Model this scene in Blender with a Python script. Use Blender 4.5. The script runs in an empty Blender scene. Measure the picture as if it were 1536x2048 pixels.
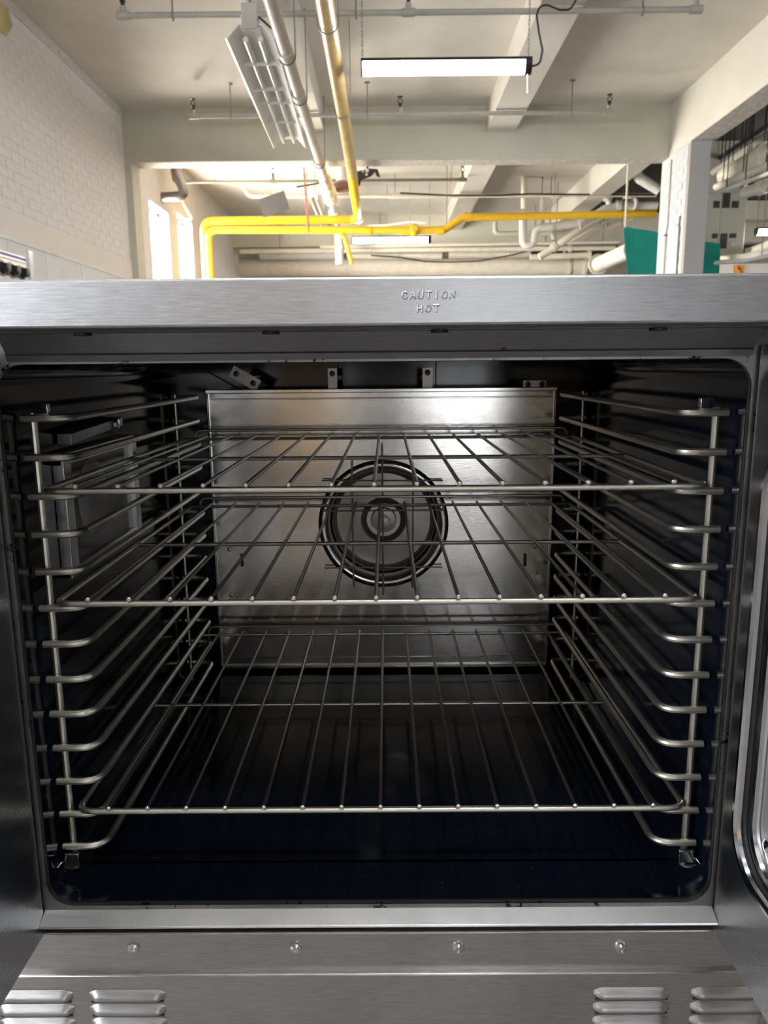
import bpy, bmesh, math, random
from mathutils import Vector, Matrix
random.seed(7)
PI = math.pi
SC = bpy.context.scene
COL = SC.collection
# ------------------------------------------------------------------ camera
ZO = 1.05                                  # height of the lens above the floor
FPX = 1504.55
PITCH, YAW, ROLL = .1898, .0046, -.0088

def cam_axes():
    cp, sp = math.cos(PITCH), math.sin(PITCH)
    fw, up, rt = Vector((0, cp, -sp)), Vector((0, sp, cp)), Vector((1, 0, 0))
    rz = Matrix.Rotation(YAW, 3, 'Z')
    fw, up, rt = rz @ fw, rz @ up, rz @ rt
    c, s = math.cos(ROLL), math.sin(ROLL)
    return c * rt + s * up, -s * rt + c * up, fw
RT, UP, FW = cam_axes()

def ray(x, y):
    return FW + RT * ((x - 768) / FPX) + UP * ((1024 - y) / FPX)
def onY(x, y, Y):
    d = ray(x, y); return d * (Y / d.y)
def onX(x, y, X):
    d = ray(x, y); return d * (X / d.x)
def onZ(x, y, Z):
    d = ray(x, y); return d * (Z / d.z)

cd = bpy.data.cameras.new('camera')
cam = bpy.data.objects.new('camera', cd)
COL.objects.link(cam)
cd.sensor_fit = 'VERTICAL'
cd.sensor_height = 36.0
cd.sensor_width = 27.0
cd.lens = FPX / 2048 * 36.0
cd.clip_start = .01
m3 = Matrix((RT, UP, -FW)).transposed()
cam.matrix_world = Matrix.Translation((0, 0, ZO)) @ m3.to_4x4()
cd.dof.use_dof = True
cd.dof.focus_distance = .86
cd.dof.aperture_fstop = cd.lens / 2.2
SC.camera = cam
# ------------------------------------------------------------------ world, exposure
w = bpy.data.worlds.new('world'); SC.world = w; w.use_nodes = True
w.node_tree.nodes['Background'].inputs[0].default_value = (.75, .85, 1, 1)
w.node_tree.nodes['Background'].inputs[1].default_value = .6
vs = SC.view_settings
vs.view_transform = 'Standard'; vs.look = 'None'; vs.gamma = 1; vs.exposure = 0.12
vs.use_curve_mapping = False
WIN_BACK = 3.0        # daylight panes behind the camera
WIN_SIDE = 66.0        # daylight panes of the second bay
LED = 46.0
FILL_RIGHT = 9.5  # strength of the added panes that brighten the left wall
WIN_LEFT = 15.0         # daylight panes in the near left wall
SC.cycles.max_bounces = 6; SC.cycles.diffuse_bounces = 3; SC.cycles.glossy_bounces = 4; SC.cycles.transmission_bounces = 3
SC.cycles.caustics_reflective = False; SC.cycles.caustics_refractive = False; SC.cycles.sample_clamp_indirect = 6.0
# ------------------------------------------------------------------ materials
def nmat(name):
    m = bpy.data.materials.new(name); m.use_nodes = True
    nt = m.node_tree
    return m, nt, nt.nodes['Principled BSDF']
def link(nt, a, b): nt.links.new(a, b)
def coords(nt, scale=(1, 1, 1), kind='Object'):
    t = nt.nodes.new('ShaderNodeTexCoord'); mp = nt.nodes.new('ShaderNodeMapping')
    mp.inputs['Scale'].default_value = scale
    link(nt, t.outputs[kind], mp.inputs['Vector']); return mp.outputs['Vector']
def noise(nt, vec, scale, detail=4, rough=.6):
    n = nt.nodes.new('ShaderNodeTexNoise')
    n.inputs['Scale'].default_value = scale; n.inputs['Detail'].default_value = detail
    n.inputs['Roughness'].default_value = rough
    link(nt, vec, n.inputs['Vector']); return n.outputs['Fac']
def ramp(nt, fac, stops):
    r = nt.nodes.new('ShaderNodeValToRGB'); e = r.color_ramp.elements
    while len(e) < len(stops): e.new(.5)
    for k, (p, c) in enumerate(stops):
        e[k].position = p; e[k].color = (*c, 1) if len(c) == 3 else c
    link(nt, fac, r.inputs['Fac']); return r.outputs['Color']
def bump(nt, fac, bs, strength, dist):
    b = nt.nodes.new('ShaderNodeBump')
    b.inputs['Strength'].default_value = strength; b.inputs['Distance'].default_value = dist
    link(nt, fac, b.inputs['Height']); link(nt, b.outputs['Normal'], bs.inputs['Normal']); return b
def maprange(nt, fac, a, b):
    r = nt.nodes.new('ShaderNodeMapRange')
    r.inputs['To Min'].default_value = a; r.inputs['To Max'].default_value = b
    link(nt, fac, r.inputs['Value']); return r.outputs['Result']

def paint(name, col, var=.08, scale=6, rough=.55, bmp=.15, bscale=60, dist=.004, spots=None):
    m, nt, bs = nmat(name)
    v = coords(nt)
    f = noise(nt, v, scale, 5)
    lo = tuple(c * (1 - var) for c in col); hi = tuple(min(1, c * (1 + var * .6)) for c in col)
    c = ramp(nt, f, [(.3, lo), (.7, hi)])
    if spots:
        sf = noise(nt, v, spots[1], 6, .7)
        k = ramp(nt, sf, [(spots[2], (0, 0, 0)), (spots[2] + .04, (1, 1, 1))])
        mx = nt.nodes.new('ShaderNodeMix'); mx.data_type = 'RGBA'
        link(nt, k, mx.inputs['Factor']); link(nt, c, mx.inputs['A'])
        mx.inputs['B'].default_value = (*spots[0], 1)
        c = mx.outputs['Result']
    link(nt, c, bs.inputs['Base Color'])
    bs.inputs['Roughness'].default_value = rough
    if bmp: bump(nt, noise(nt, v, bscale, 4), bs, bmp, dist)
    return m

def steel(name, col=(.58, .58, .6), rlo=.2, rhi=.38, brush='X', strength=.08, blotch=.12, wear=None, streak=0):
    m, nt, bs = nmat(name)
    sc = {'X': (45, 750, 750), 'N': (60, 60, 60)}[brush]
    v = coords(nt, sc)
    f = noise(nt, v, 1.0, 3, .65)
    link(nt, maprange(nt, f, rlo, rhi), bs.inputs['Roughness'])
    g = noise(nt, coords(nt), 9, 5, .6)
    lo = tuple(c * (1 - blotch) for c in col); hi = tuple(min(1, c * (1 + blotch)) for c in col)
    c = ramp(nt, g, [(.3, lo), (.7, hi)])
    if streak:
        st = ramp(nt, f, [(.3, (1 - streak,) * 3), (.7, (1.0, 1.0, 1.0))])
        mu = nt.nodes.new('ShaderNodeMix'); mu.data_type = 'RGBA'; mu.blend_type = 'MULTIPLY'
        mu.inputs['Factor'].default_value = 1
        link(nt, c, mu.inputs['A']); link(nt, st, mu.inputs['B']); c = mu.outputs['Result']
    if wear:
        wf = noise(nt, coords(nt, (1, 1, 1)), wear[1], 6, .75)
        k = ramp(nt, wf, [(wear[2], (0, 0, 0)), (wear[2] + .03, (1, 1, 1))])
        mx = nt.nodes.new('ShaderNodeMix'); mx.data_type = 'RGBA'
        link(nt, k, mx.inputs['Factor']); link(nt, c, mx.inputs['A'])
        mx.inputs['B'].default_value = (*wear[0], 1)
        c = mx.outputs['Result']
    link(nt, c, bs.inputs['Base Color'])
    bs.inputs['Metallic'].default_value = 1
    if strength: bump(nt, f, bs, strength, .0004)
    return m

def plain(name, col, rough=.5, metal=0, **kw):
    m, nt, bs = nmat(name)
    bs.inputs['Base Color'].default_value = (*col, 1)
    bs.inputs['Roughness'].default_value = rough; bs.inputs['Metallic'].default_value = metal
    for k, v in kw.items(): bs.inputs[k].default_value = v
    f = noise(nt, coords(nt), 40, 3)
    link(nt, maprange(nt, f, max(0, rough - .06), rough + .06), bs.inputs['Roughness'])
    return m

def emit(name, col, s):
    m, nt, bs = nmat(name)
    bs.inputs['Base Color'].default_value = (*col, 1)
    bs.inputs['Emission Color'].default_value = (*col, 1)
    bs.inputs['Emission Strength'].default_value = s
    return m

M = {}
M['ceil'] = paint('ceiling_paint', (.74, .70, .63), .12, 1.1, .7, .25, 30, .006, spots=((.3, .26, .22), 7, .735))
M['ceil_unlit'] = paint('unlit_side_bay_ceiling', (.07, .066, .06), .1, 1.5, .8)  # near-black colour stands in for the lack of light in the side bay
M['beam'] = paint('beam_paint', (.62, .60, .50), .06, 1.5, .6, .15, 30, .004)
M['girder'] = paint('girder_paint', (.74, .71, .62), .08, 1.5, .65, .3, 20, .006)
M['rawconc'] = paint('rough_concrete', (.60, .56, .50), .3, 18, .8, .8, 40, .02, spots=((.2, .18, .16), 30, .68))
M['brick'] = paint('white_painted_brick', (.86, .815, .785), .06, 9, .5, .35, 70, .004, spots=((.42, .36, .32), 16, .73))
M['mortar'] = paint('painted_mortar', (.84, .79, .755), .06, 9, .65, .4, 60, .005)
M['plaster'] = paint('smooth_plaster', (.86, .80, .73), .04, 3, .5, .1, 40, .003, spots=((.3, .27, .25), 10, .74))
M['backwall'] = paint('brown_grey_back_wall', (.20, .18, .165), .15, 3, .6)
M['cornice'] = paint('chipped_cornice', (.80, .75, .71), .12, 20, .6, .8, 40, .02, spots=((.22, .18, .16), 22, .66))
M['dado'] = paint('white_dado_paint', (.86, .85, .83), .06, 4, .5, .2, 50, .003)
M['whitebrick'] = paint('bright_white_brick', (.70, .71, .74), .06, 9, .4, .3, 60, .004, spots=((.45, .43, .42), 22, .70))
M['warmwall'] = paint('warm_white_wall', (.84, .76, .66), .08, 5, .55, .4, 30, .006)
M['floor'] = paint('concrete_floor', (.185, .17, .16), .2, 2, .35, .1, 30, .003)
M['wood'] = paint('tan_door_wood', (.52, .36, .2), .15, 4, .45, .1, 40, .002)
M['steel'] = steel('brushed_stainless')
M['steel_trim'] = steel('brushed_trim_stainless', (.60, .60, .62), .22, .46, 'X', .35, .06, streak=.25)
M['steel_panel'] = steel('brushed_panel_stainless', (.56, .545, .54), .24, .46, 'X', .35, .1, streak=.25)
M['steel_header_shade'] = steel('shaded_header_stainless', (.21, .208, .215), .26, .46, 'X', .2, .1, streak=.2)  # stainless darkened in colour for the shadow below the top trim
M['steel_letter'] = steel('embossed_stainless', (.52, .52, .54), .40, .46, 'N', 0, .03)
M['steel_door'] = steel('door_stainless', (.44, .45, .48), .22, .36, 'X', .03, .1)
M['steel_baffle'] = steel('baffle_stainless', (.56, .535, .51), .08, .16, 'X', .22, .14)
M['steel_sill'] = steel('sill_stainless', (.84, .84, .84), .25, .45, 'X', .06, .12, wear=((.25, .24, .23), 60, .7))
M['frame'] = steel('worn_frame_steel', (.26, .25, .245), .3, .5, 'N', .15, .2, wear=((.015, .014, .013), 38, .60))
M['wire'] = steel('nickel_wire', (.76, .72, .64), .34, .46, 'N', 0, .06)
M['wire_shade'] = steel('shaded_rack_wire', (.34, .325, .30), .3, .42, 'N', 0, .12)  # darker copy of the nickel wire, backlit shade put into the colour
M['bead'] = steel('polished_bead', (.66, .67, .7), .12, .2, 'N', .02, .05)
M['wheel'] = steel('blower_wheel_metal', (.34, .31, .28), .3, .5, 'N', .05, .2)
M['bracket'] = steel('bracket_steel', (.36, .34, .32), .3, .5, 'N', .1, .2)

def enamel():
    m, nt, bs = nmat('black_enamel')
    v = coords(nt)
    sp = noise(nt, v, 420, 2, .5)
    k = ramp(nt, sp, [(.735, (.004, .007, .015)), (.75, (.12, .13, .14))])
    link(nt, k, bs.inputs['Base Color'])
    f = noise(nt, v, 14, 5)
    link(nt, maprange(nt, f, .05, .17), bs.inputs['Roughness'])
    bs.inputs['IOR'].default_value = 1.45
    bump(nt, noise(nt, v, 7, 2), bs, .03, .003)
    return m
M['enamel'] = enamel()
M['black'] = plain('black_plastic', (.012, .012, .014), .35)
M['dark'] = plain('dark_gap', (.01, .01, .011), .6)
M['yellow'] = paint('yellow_gas_paint', (.86, .52, .025), .08, 6, .35, .05, 30, .002)
M['yellow_dim'] = paint('dimmed_yellow_paint', (.68, .49, .20), .16, 7, .3, .05, 30, .002)  # the dimmer light on the near run is put into this duller yellow
M['cream'] = paint('cream_pipe_paint', (.85, .78, .65), .1, 6, .45, .2, 40, .003)
M['white_pipe'] = paint('off_white_pipe_paint', (.78, .74, .67), .1, 6, .4, .1, 40, .003)
M['pipe_grey'] = paint('grey_pipe_paint', (.46, .44, .39), .1, 9, .5, .1, 40, .002)
M['pipe_dark'] = paint('dark_olive_pipe', (.16, .15, .11), .1, 9, .5, .1, 40, .002)
M['wrap'] = paint('white_pipe_wrap', (.86, .85, .80), .06, 8, .6, .6, 18, .02)
M['dark_metal'] = plain('dark_metal', (.05, .048, .046), .35, .8)
M['flue'] = plain('flue_metal', (.16, .15, .15), .3, .9)
M['rod'] = plain('hanger_rod', (.26, .24, .21), .5, .4)
M['brass'] = plain('sprinkler_brass', (.05, .047, .045), .4, .5)
M['white_metal'] = paint('white_fixture_enamel', (.93, .92, .90), .03, 8, .2, 0)
M['tube'] = plain('glass_tube', (.9, .88, .82), .15)
M['green'] = paint('green_canvas', (.0, .30, .235), .12, 5, .7, .3, 200, .002)
M['putty'] = paint('putty_cabinet_paint', (.60, .57, .47), .05, 5, .45, 0)
M['slot'] = plain('louver_dark', (.05, .04, .037), .6)
M['grey_plate'] = plain('grey_plate', (.06, .058, .058), .5)
M['red'] = plain('red_paint', (.45, .05, .04), .5)
M['orange'] = plain('orange_sign', (.9, .42, .04), .5)
M['purple'] = plain('purple_stripe', (.16, .10, .34), .4)
M['gold'] = plain('gold_print', (.6, .45, .2), .4)
M['led'] = emit('led_diffuser', (.96, .98, 1), LED)
M['day_back'] = emit('daylit_pane', (.93, .97, 1), WIN_BACK)
M['day_left'] = emit('daylit_near_pane', (.9, .95, 1), WIN_LEFT)
M['fill_right'] = emit('added_right_pane', (.95, .97, 1), FILL_RIGHT)
M['day_side'] = emit('daylit_side_pane', (1, .95, .85), WIN_SIDE)

def glass():
    m, nt, bs = nmat('door_glass')
    bs.inputs['Base Color'].default_value = (.75, .8, .8, 1)
    bs.inputs['Roughness'].default_value = .03
    bs.inputs['Transmission Weight'].default_value = 1
    bs.inputs['IOR'].default_value = 1.45
    f = noise(nt, coords(nt), 12, 3); link(nt, maprange(nt, f, .02, .06), bs.inputs['Roughness'])
    return m
M['glass'] = glass()

# ------------------------------------------------------------------ geometry helpers
def fillet(pts, r, n=5):
    pts = [Vector(p) for p in pts]; out = [pts[0]]
    for i in range(1, len(pts) - 1):
        a, b, c = pts[i - 1], pts[i], pts[i + 1]
        u, v = (a - b), (c - b); lu, lv = u.length, v.length
        if lu < 1e-6 or lv < 1e-6: continue
        u /= lu; v /= lv
        ang = u.angle(v, PI)
        if ang > PI - .02: out.append(b); continue
        t = min(r / math.tan(ang / 2), lu * .48, lv * .48)
        p0, p1 = b + u * t, b + v * t
        for k in range(n + 1):
            s = k / n
            out.append((1 - s) ** 2 * p0 + 2 * s * (1 - s) * b + s * s * p1)
    out.append(pts[-1]); return out

class MB:
    def __init__(s): s.v, s.f, s.mi = [], [], []
    def add(s, vs_, fs):
        o = len(s.v); s.v += [Vector(p) for p in vs_]; s.f += [tuple(i + o for i in f) for f in fs]; return s
    def box(s, x0, x1, y0, y1, z0, z1):
        return s.add([(x, y, z) for x in (x0, x1) for y in (y0, y1) for z in (z0, z1)],
                     [(0, 1, 3, 2), (4, 6, 7, 5), (0, 4, 5, 1), (2, 3, 7, 6), (0, 2, 6, 4), (1, 5, 7, 3)])
    def obox(s, c, ax, ay, az, hx, hy, hz):
        c = Vector(c); ax, ay, az = Vector(ax).normalized() * hx, Vector(ay).normalized() * hy, Vector(az).normalized() * hz
        return s.add([c + ax * i + ay * j + az * k for i in (-1, 1) for j in (-1, 1) for k in (-1, 1)],
                     [(0, 1, 3, 2), (4, 6, 7, 5), (0, 4, 5, 1), (2, 3, 7, 6), (0, 2, 6, 4), (1, 5, 7, 3)])
    def tube(s, pts, r, seg=10, closed=False, caps=True):
        pts = [Vector(p) for p in pts]; n = len(pts)
        rr = r if isinstance(r, (list, tuple)) else [r] * n
        T = []
        for i in range(n):
            if closed: d = pts[(i + 1) % n] - pts[i - 1]
            else: d = pts[min(i + 1, n - 1)] - pts[max(i - 1, 0)]
            T.append(d.normalized())
        ref = Vector((0, 0, 1)) if abs(T[0].z) < .9 else Vector((1, 0, 0))
        nrm = T[0].cross(ref).normalized(); vs_, fs = [], []
        for i in range(n):
            nrm = (nrm - T[i] * nrm.dot(T[i])).normalized(); b = T[i].cross(nrm)
            for k in range(seg):
                a = 2 * PI * k / seg
                vs_.append(pts[i] + (nrm * math.cos(a) + b * math.sin(a)) * rr[i])
        for i in range(n if closed else n - 1):
            j = (i + 1) % n
            for k in range(seg):
                l = (k + 1) % seg
                fs.append((i * seg + k, i * seg + l, j * seg + l, j * seg + k))
        if caps and not closed:
            fs.append(tuple(range(seg))[::-1]); fs.append(tuple((n - 1) * seg + k for k in range(seg)))
        return s.add(vs_, fs)
    def lathe(s, prof, c, axis=(0, 1, 0), seg=32, caps=True):
        """prof: (radius, offset along axis)"""
        c = Vector(c); ax = Vector(axis).normalized()
        ref = Vector((0, 0, 1)) if abs(ax.z) < .9 else Vector((1, 0, 0))
        u = ax.cross(ref).normalized(); w_ = ax.cross(u); vs_, fs = [], []
        for (r, h) in prof:
            for k in range(seg):
                a = 2 * PI * k / seg
                vs_.append(c + ax * h + (u * math.cos(a) + w_ * math.sin(a)) * r)
        for i in range(len(prof) - 1):
            for k in range(seg):
                l = (k + 1) % seg
                fs.append((i * seg + k, i * seg + l, (i + 1) * seg + l, (i + 1) * seg + k))
        if caps and prof[0][0] > 1e-6: fs.append(tuple(range(seg))[::-1])
        if caps and prof[-1][0] > 1e-6: fs.append(tuple((len(prof) - 1) * seg + k for k in range(seg)))
        return s.add(vs_, fs)
    def prism(s, poly, d):
        """poly: 3D points of a planar outline, extruded by vector d"""
        n = len(poly); d = Vector(d); P_ = [Vector(p) for p in poly]
        return s.add(P_ + [p + d for p in P_],
                     [tuple(range(n)), tuple(range(2 * n - 1, n - 1, -1))] + [(i, (i + 1) % n, (i + 1) % n + n, i + n) for i in range(n)])
    def ring(s, outer, inner, d):
        """flat ring between two equal-length loops, extruded by d"""
        n = len(outer); d = Vector(d); O = [Vector(p) for p in outer]; I = [Vector(p) for p in inner]
        vs_ = O + I + [p + d for p in O] + [p + d for p in I]; fs = []
        for i in range(n):
            j = (i + 1) % n
            fs += [(i, j, n + j, n + i), (2 * n + i, 3 * n + i, 3 * n + j, 2 * n + j), (i, 2 * n + i, 2 * n + j, j), (n + i, n + j, 3 * n + j, 3 * n + i)]
        return s.add(vs_, fs)
    def mesh(s, name, mat, origin=(0, 0, 0), smooth=True, ang=35):
        o = Vector(origin)
        me = bpy.data.meshes.new(name)
        me.from_pydata([(p.x - o.x, p.y - o.y, p.z - o.z) for p in s.v], [], s.f)
        bm = bmesh.new(); bm.from_mesh(me); bmesh.ops.recalc_face_normals(bm, faces=bm.faces); bm.to_mesh(me); bm.free()
        me.materials.append(M[mat] if isinstance(mat, str) else mat)
        if smooth:
            me.shade_smooth(); me.set_sharp_from_angle(angle=math.radians(ang))
        return me

ORG = {}
def part(name, mb, mat, root=None, bevel=0, smooth=True, origin=None, ang=35):
    """link a mesh as ONE object; coordinates are given relative to the lens"""
    ro = ORG[root.name] if root else Vector((0, 0, 0))
    if origin is None:
        origin = ro if root else Vector((sum((p.x for p in mb.v)) / len(mb.v), sum((p.y for p in mb.v)) / len(mb.v), min(p.z for p in mb.v)))
    origin = Vector(origin)
    me = mb if isinstance(mb, bpy.types.Mesh) else mb.mesh(name, mat, origin, smooth, ang)
    o = bpy.data.objects.new(name, me); COL.objects.link(o)
    o.location = origin - ro if root else origin + Vector((0, 0, ZO))
    if root: o.parent = root
    ORG[o.name] = origin
    if bevel:
        b = o.modifiers.new('bevel', 'BEVEL'); b.width = bevel; b.segments = 2; b.limit_method = 'ANGLE'; b.angle_limit = .6
    return o
def tag(o, label=None, cat=None, group=None, kind=None):
    if label: o['label'] = label
    if cat: o['category'] = cat
    if group: o['group'] = group
    if kind: o['kind'] = kind
    return o
def thing(name, loc, label, cat, group=None):
    o = bpy.data.objects.new(name, None); COL.objects.link(o)
    loc = Vector(loc); o.location = loc + Vector((0, 0, ZO)); o.empty_display_size = .05
    ORG[o.name] = loc
    return tag(o, label, cat, group)
def struct(name, mb, mat, label, cat='structure', **kw):
    o = part(name, mb, mat, **kw); tag(o, label, cat, kind='structure'); return o
def dup(o, parent=None, shift=(0, 0, 0)):
    c = o.copy(); COL.objects.link(c); c.parent = parent
    ORG[c.name] = ORG[o.name] + Vector(shift)
    if parent is None: c.location = o.location + Vector(shift)
    for ch in o.children: dup(ch, c)
    return c
def rrect(u0, u1, v0, v1, r, n=6):
    out = []
    for (cu, cv, a0) in ((u1 - r, v1 - r, 0), (u0 + r, v1 - r, PI / 2), (u0 + r, v0 + r, PI), (u1 - r, v0 + r, 1.5 * PI)):
        for k in range(n + 1):
            a = a0 + PI / 2 * k / n
            out.append((cu + r * math.cos(a), cv + r * math.sin(a)))
    return out

# =================================================================== THE ROOM
CZ = 2.8                                   # ceiling
XL, XR = -2.88, 3.14                       # left wall, girder face
YB, Y1, Y2, YE = -4.2, 8.9, 14.9, 20.5
FZ = -ZO
struct('floor', MB().box(XL - .4, 9.4, YB - .3, YE + .3, FZ - .2, FZ), 'floor', 'grey concrete floor of the workshop', 'floor', smooth=False)
ceil = struct('ceiling', MB().box(XL - .4, 3.3, YB - .3, YE + .3, CZ, CZ + .25), 'ceil', 'stained off white concrete ceiling slab over the main bays', 'ceiling', smooth=False)
struct('ceiling_side', MB().box(3.3, 9.4, YB - .3, YE + .3, CZ + .02, CZ + .25), 'ceil_unlit', 'ceiling coloured dark for lack of light, seen past the column at right', 'ceiling', smooth=False)
RW = (-.5, 5.0, .2, 2.2)
struct('wall_right', MB().box(9.2, 9.4, YB - .3, RW[0], FZ, CZ + .02).box(9.2, 9.4, RW[1], YE + .3, FZ, CZ + .02).box(9.2, 9.4, RW[0], RW[1], FZ, RW[2]).box(9.2, 9.4, RW[0], RW[1], RW[3], CZ + .02), 'plaster', 'far wall of the side bay at right', 'wall', smooth=False)
struct('wall_far', MB().box(XL - .4, 9.2, YE, YE + .3, FZ, CZ), 'warmwall', 'cream end wall behind the distant pipes', 'wall', smooth=False)
# left wall, with the two tall window openings of the second bay
WINS = [(9.72, 10.55, 2.03), (11.0, 11.8, 2.13)]
NEARW = [(-2.9, -1.3), (.6, 2.4)]
wl = MB()
ys_w = [YB - .3] + [q for b in NEARW for q in b] + [WINS[0][0]]
for i in range(0, len(ys_w), 2): wl.box(XL - .3, XL, ys_w[i], ys_w[i + 1], FZ, CZ)
for a, b in NEARW: wl.box(XL - .3, XL, a, b, FZ, .1); wl.box(XL - .3, XL, a, b, 2.1, CZ)
wl.box(XL - .3, XL, WINS[0][1], WINS[1][0], FZ, CZ)
wl.box(XL - .3, XL, WINS[1][1], YE, FZ, CZ)
for a, b, t in WINS:
    wl.box(XL - .3, XL, a, b, FZ, -.3); wl.box(XL - .3, XL, a, b, t, CZ)
wall_left = struct('wall_left', wl, 'mortar', 'white painted brick wall along the left side', 'wall', smooth=False)
# bricks that can be told apart, proud of the wall
pitch_y, pitch_z = .215, .075
bm_ = MB().box(-.0, .0025, -.104, .104, -.0345, .0345)
brick_me = bm_.mesh('brick', 'brick', smooth=False)
bricks = []
row = 0; z = 1.255
while z < CZ - .03:
    y = 5.35 + (.1075 if row % 2 else 0)
    while y < 8.62:
        bricks.append((y, z)); y += pitch_y
    z += pitch_z; row += 1
bricks.sort()
for k, (y, z) in enumerate(bricks[:300]):
    b = part('brick', brick_me, 'brick', wall_left, origin=(XL + random.uniform(-.0012, .001), y + random.uniform(-.004, .004), z + random.uniform(-.002, .002)))
    b.rotation_euler = (random.uniform(-.012, .012), random.uniform(-.02, .02), random.uniform(-.006, .006))
rest = MB()
for y, z in bricks[300:]:
    d = random.uniform(-.0012, .001); rest.box(XL + d, XL + .0035 + d, y - .1025, y + .1025, z - .0325, z + .0325)
if rest.v:
    tag(part('brick_rows', rest, 'brick', wall_left, smooth=False), kind='stuff')
part('plaster_band', MB().box(XL, XL + .008, 3.2, Y1, .998, 1.212), 'plaster', wall_left, smooth=False)
dado = MB().box(XL, XL + .03, 3.2, Y1 - .3, FZ, .985); dado.box(XL, XL + .04, 3.2, Y1 - .3, .972, .998)
part('dado_panel', dado, 'dado', wall_left, smooth=False)
for y in (5.95, 6.6, 7.35):
    part('dado_seam', MB().box(XL + .03, XL + .033, y - .012, y + .012, FZ + .1, .97), 'dado', wall_left, smooth=False)
part('ragged_cornice', MB().box(XL, XL + .012, 5.0, Y1 - .05, 2.72, CZ), 'cornice', wall_left, smooth=False)
part('yellow_stain', MB().prism([(XL + .0065, 5.6, 2.45), (XL + .0065, 6.3, 2.5), (XL + .0065, 6.42, 2.62), (XL + .0065, 6.33, 2.79), (XL + .0065, 5.6, 2.79)], (.002, 0, 0)),
     paint('yellow_stain', (.62, .52, .25), .25, 8, .6), wall_left, smooth=False)
# side windows
for k, (a, b, t) in enumerate(WINS):
    wf = MB(); xx = XL - .16
    for (y0, y1, z0, z1) in ((a, a + .05, -.3, t), (b - .05, b, -.3, t), (a, b, t - .05, t), (a, b, -.3, -.25)):
        wf.box(xx - .03, xx + .03, y0, y1, z0, z1)
    wn = struct('window_%d' % (k + 1), wf, 'white_metal', ['first tall daylit window in the left wall beyond the beam', 'second tall daylit window in the left wall beside the yellow pipes'][k], 'window', smooth=False)
    n = 4
    for i in range(n):
        z0 = -.25 + (t - .2 + .35) * i / n - .0; z1 = -.25 + (t + .15) * (i + 1) / n
        z0 = -.25 + (t + .2) * i / n; z1 = -.25 + (t + .2) * (i + 1) / n
        part('pane', MB().box(xx - .006, xx + .006, a + .05, b - .05, z0 + .012, min(z1, t - .05) - .012), 'day_side', wn, smooth=False)
        part('glazing_bar', MB().box(xx - .02, xx + .02, a + .05, b - .05, min(z1, t - .05) - .012, min(z1, t - .05) + .012), 'white_metal', wn, smooth=False)
    part('glazing_bar', MB().box(xx - .02, xx + .02, a + .16, a + .185, -.25, t - .05), 'rod', wn, smooth=False)
for k, (a, b) in enumerate(NEARW):
    fr = MB(); xx = XL - .16
    for (y0, y1, z0, z1) in ((a, a + .05, .1, 2.1), (b - .05, b, .1, 2.1), (a, b, 2.05, 2.1), (a, b, .1, .15)): fr.box(xx - .03, xx + .03, y0, y1, z0, z1)
    for i in range(1, 4): fr.box(xx - .02, xx + .02, a + (b - a) * i / 4 - .014, a + (b - a) * i / 4 + .014, .1, 2.1)
    for i in range(1, 4): fr.box(xx - .02, xx + .02, a, b, .1 + .5 * i - .014, .1 + .5 * i + .014)
    wn = struct('window_%d' % (k + 8), fr, 'white_metal', ['daylit left wall window behind the camera', 'daylit left wall window beside the oven'][k], 'window', smooth=False)
    part('pane', MB().box(xx - .006, xx + .006, a + .02, b - .02, .12, 2.08), 'day_left', wn, smooth=False)
fr = MB()
for i in range(9): yy = RW[0] + (RW[1] - RW[0] - .04) * i / 8; fr.box(9.26, 9.31, yy, yy + .04, RW[2], RW[3])
for i in range(5): zz = RW[2] + (RW[3] - RW[2] - .04) * i / 4; fr.box(9.26, 9.31, RW[0], RW[1], zz, zz + .04)
wn = struct('window_10', fr, 'dark_metal', 'added unseen gridded window in the far wall of the side bay, brightening the left wall', 'window', smooth=False)  # made-up window out of view, its glow reaches the left wall
part('pane', MB().box(9.28, 9.29, RW[0], RW[1], RW[2], RW[3]), 'fill_right', wn, smooth=False)
# wall behind the camera with glazed doors and windows
BW = [(-2.55, -2.0, .3, 1.3, 2, 4), (-.42, -.28, FZ + .05, 1.1, 1, 5), (.35, 1.15, FZ + .05, 1.35, 2, 5)]
xs = [XL - .3] + [q for b in BW for q in b[:2]] + [9.2]
wb = MB()
for i in range(0, len(xs) - 1, 2): wb.box(xs[i], xs[i + 1], YB - .25, YB, FZ, CZ)
for (a, b, z0, z1, nx, nz) in BW:
    wb.box(a, b, YB - .25, YB, FZ, z0); wb.box(a, b, YB - .25, YB, z1, CZ)
struct('wall_back', wb, 'backwall', 'wall behind the camera with gridded windows', 'wall', smooth=False)
for k, (a, b, z0, z1, nx, nz) in enumerate(BW):
    fr = MB(); yy = YB - .12
    for (x0, x1, q0, q1) in ((a, a + .04, z0, z1), (b - .04, b, z0, z1), (a, b, z0, z0 + .04), (a, b, z1 - .04, z1)):
        fr.box(x0, x1, yy - .03, yy + .03, q0, q1)
    for i in range(1, nx): fr.box(a + (b - a) * i / nx - .014, a + (b - a) * i / nx + .014, yy - .02, yy + .02, z0, z1)
    for i in range(1, nz): fr.box(a, b, yy - .02, yy + .02, z0 + (z1 - z0) * i / nz - .014, z0 + (z1 - z0) * i / nz + .014)
    wn = struct('window_%d' % (k + 3), fr, 'dark_metal', 'gridded daylit window number %s from the left in the wall behind the camera' % ['one', 'two', 'three', 'four', 'five'][k], 'window', smooth=False)
    part('pane', MB().box(a + .02, b - .02, yy - .006, yy + .006, z0 + .02, z1 - .02), 'day_back', wn, smooth=False)
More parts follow.
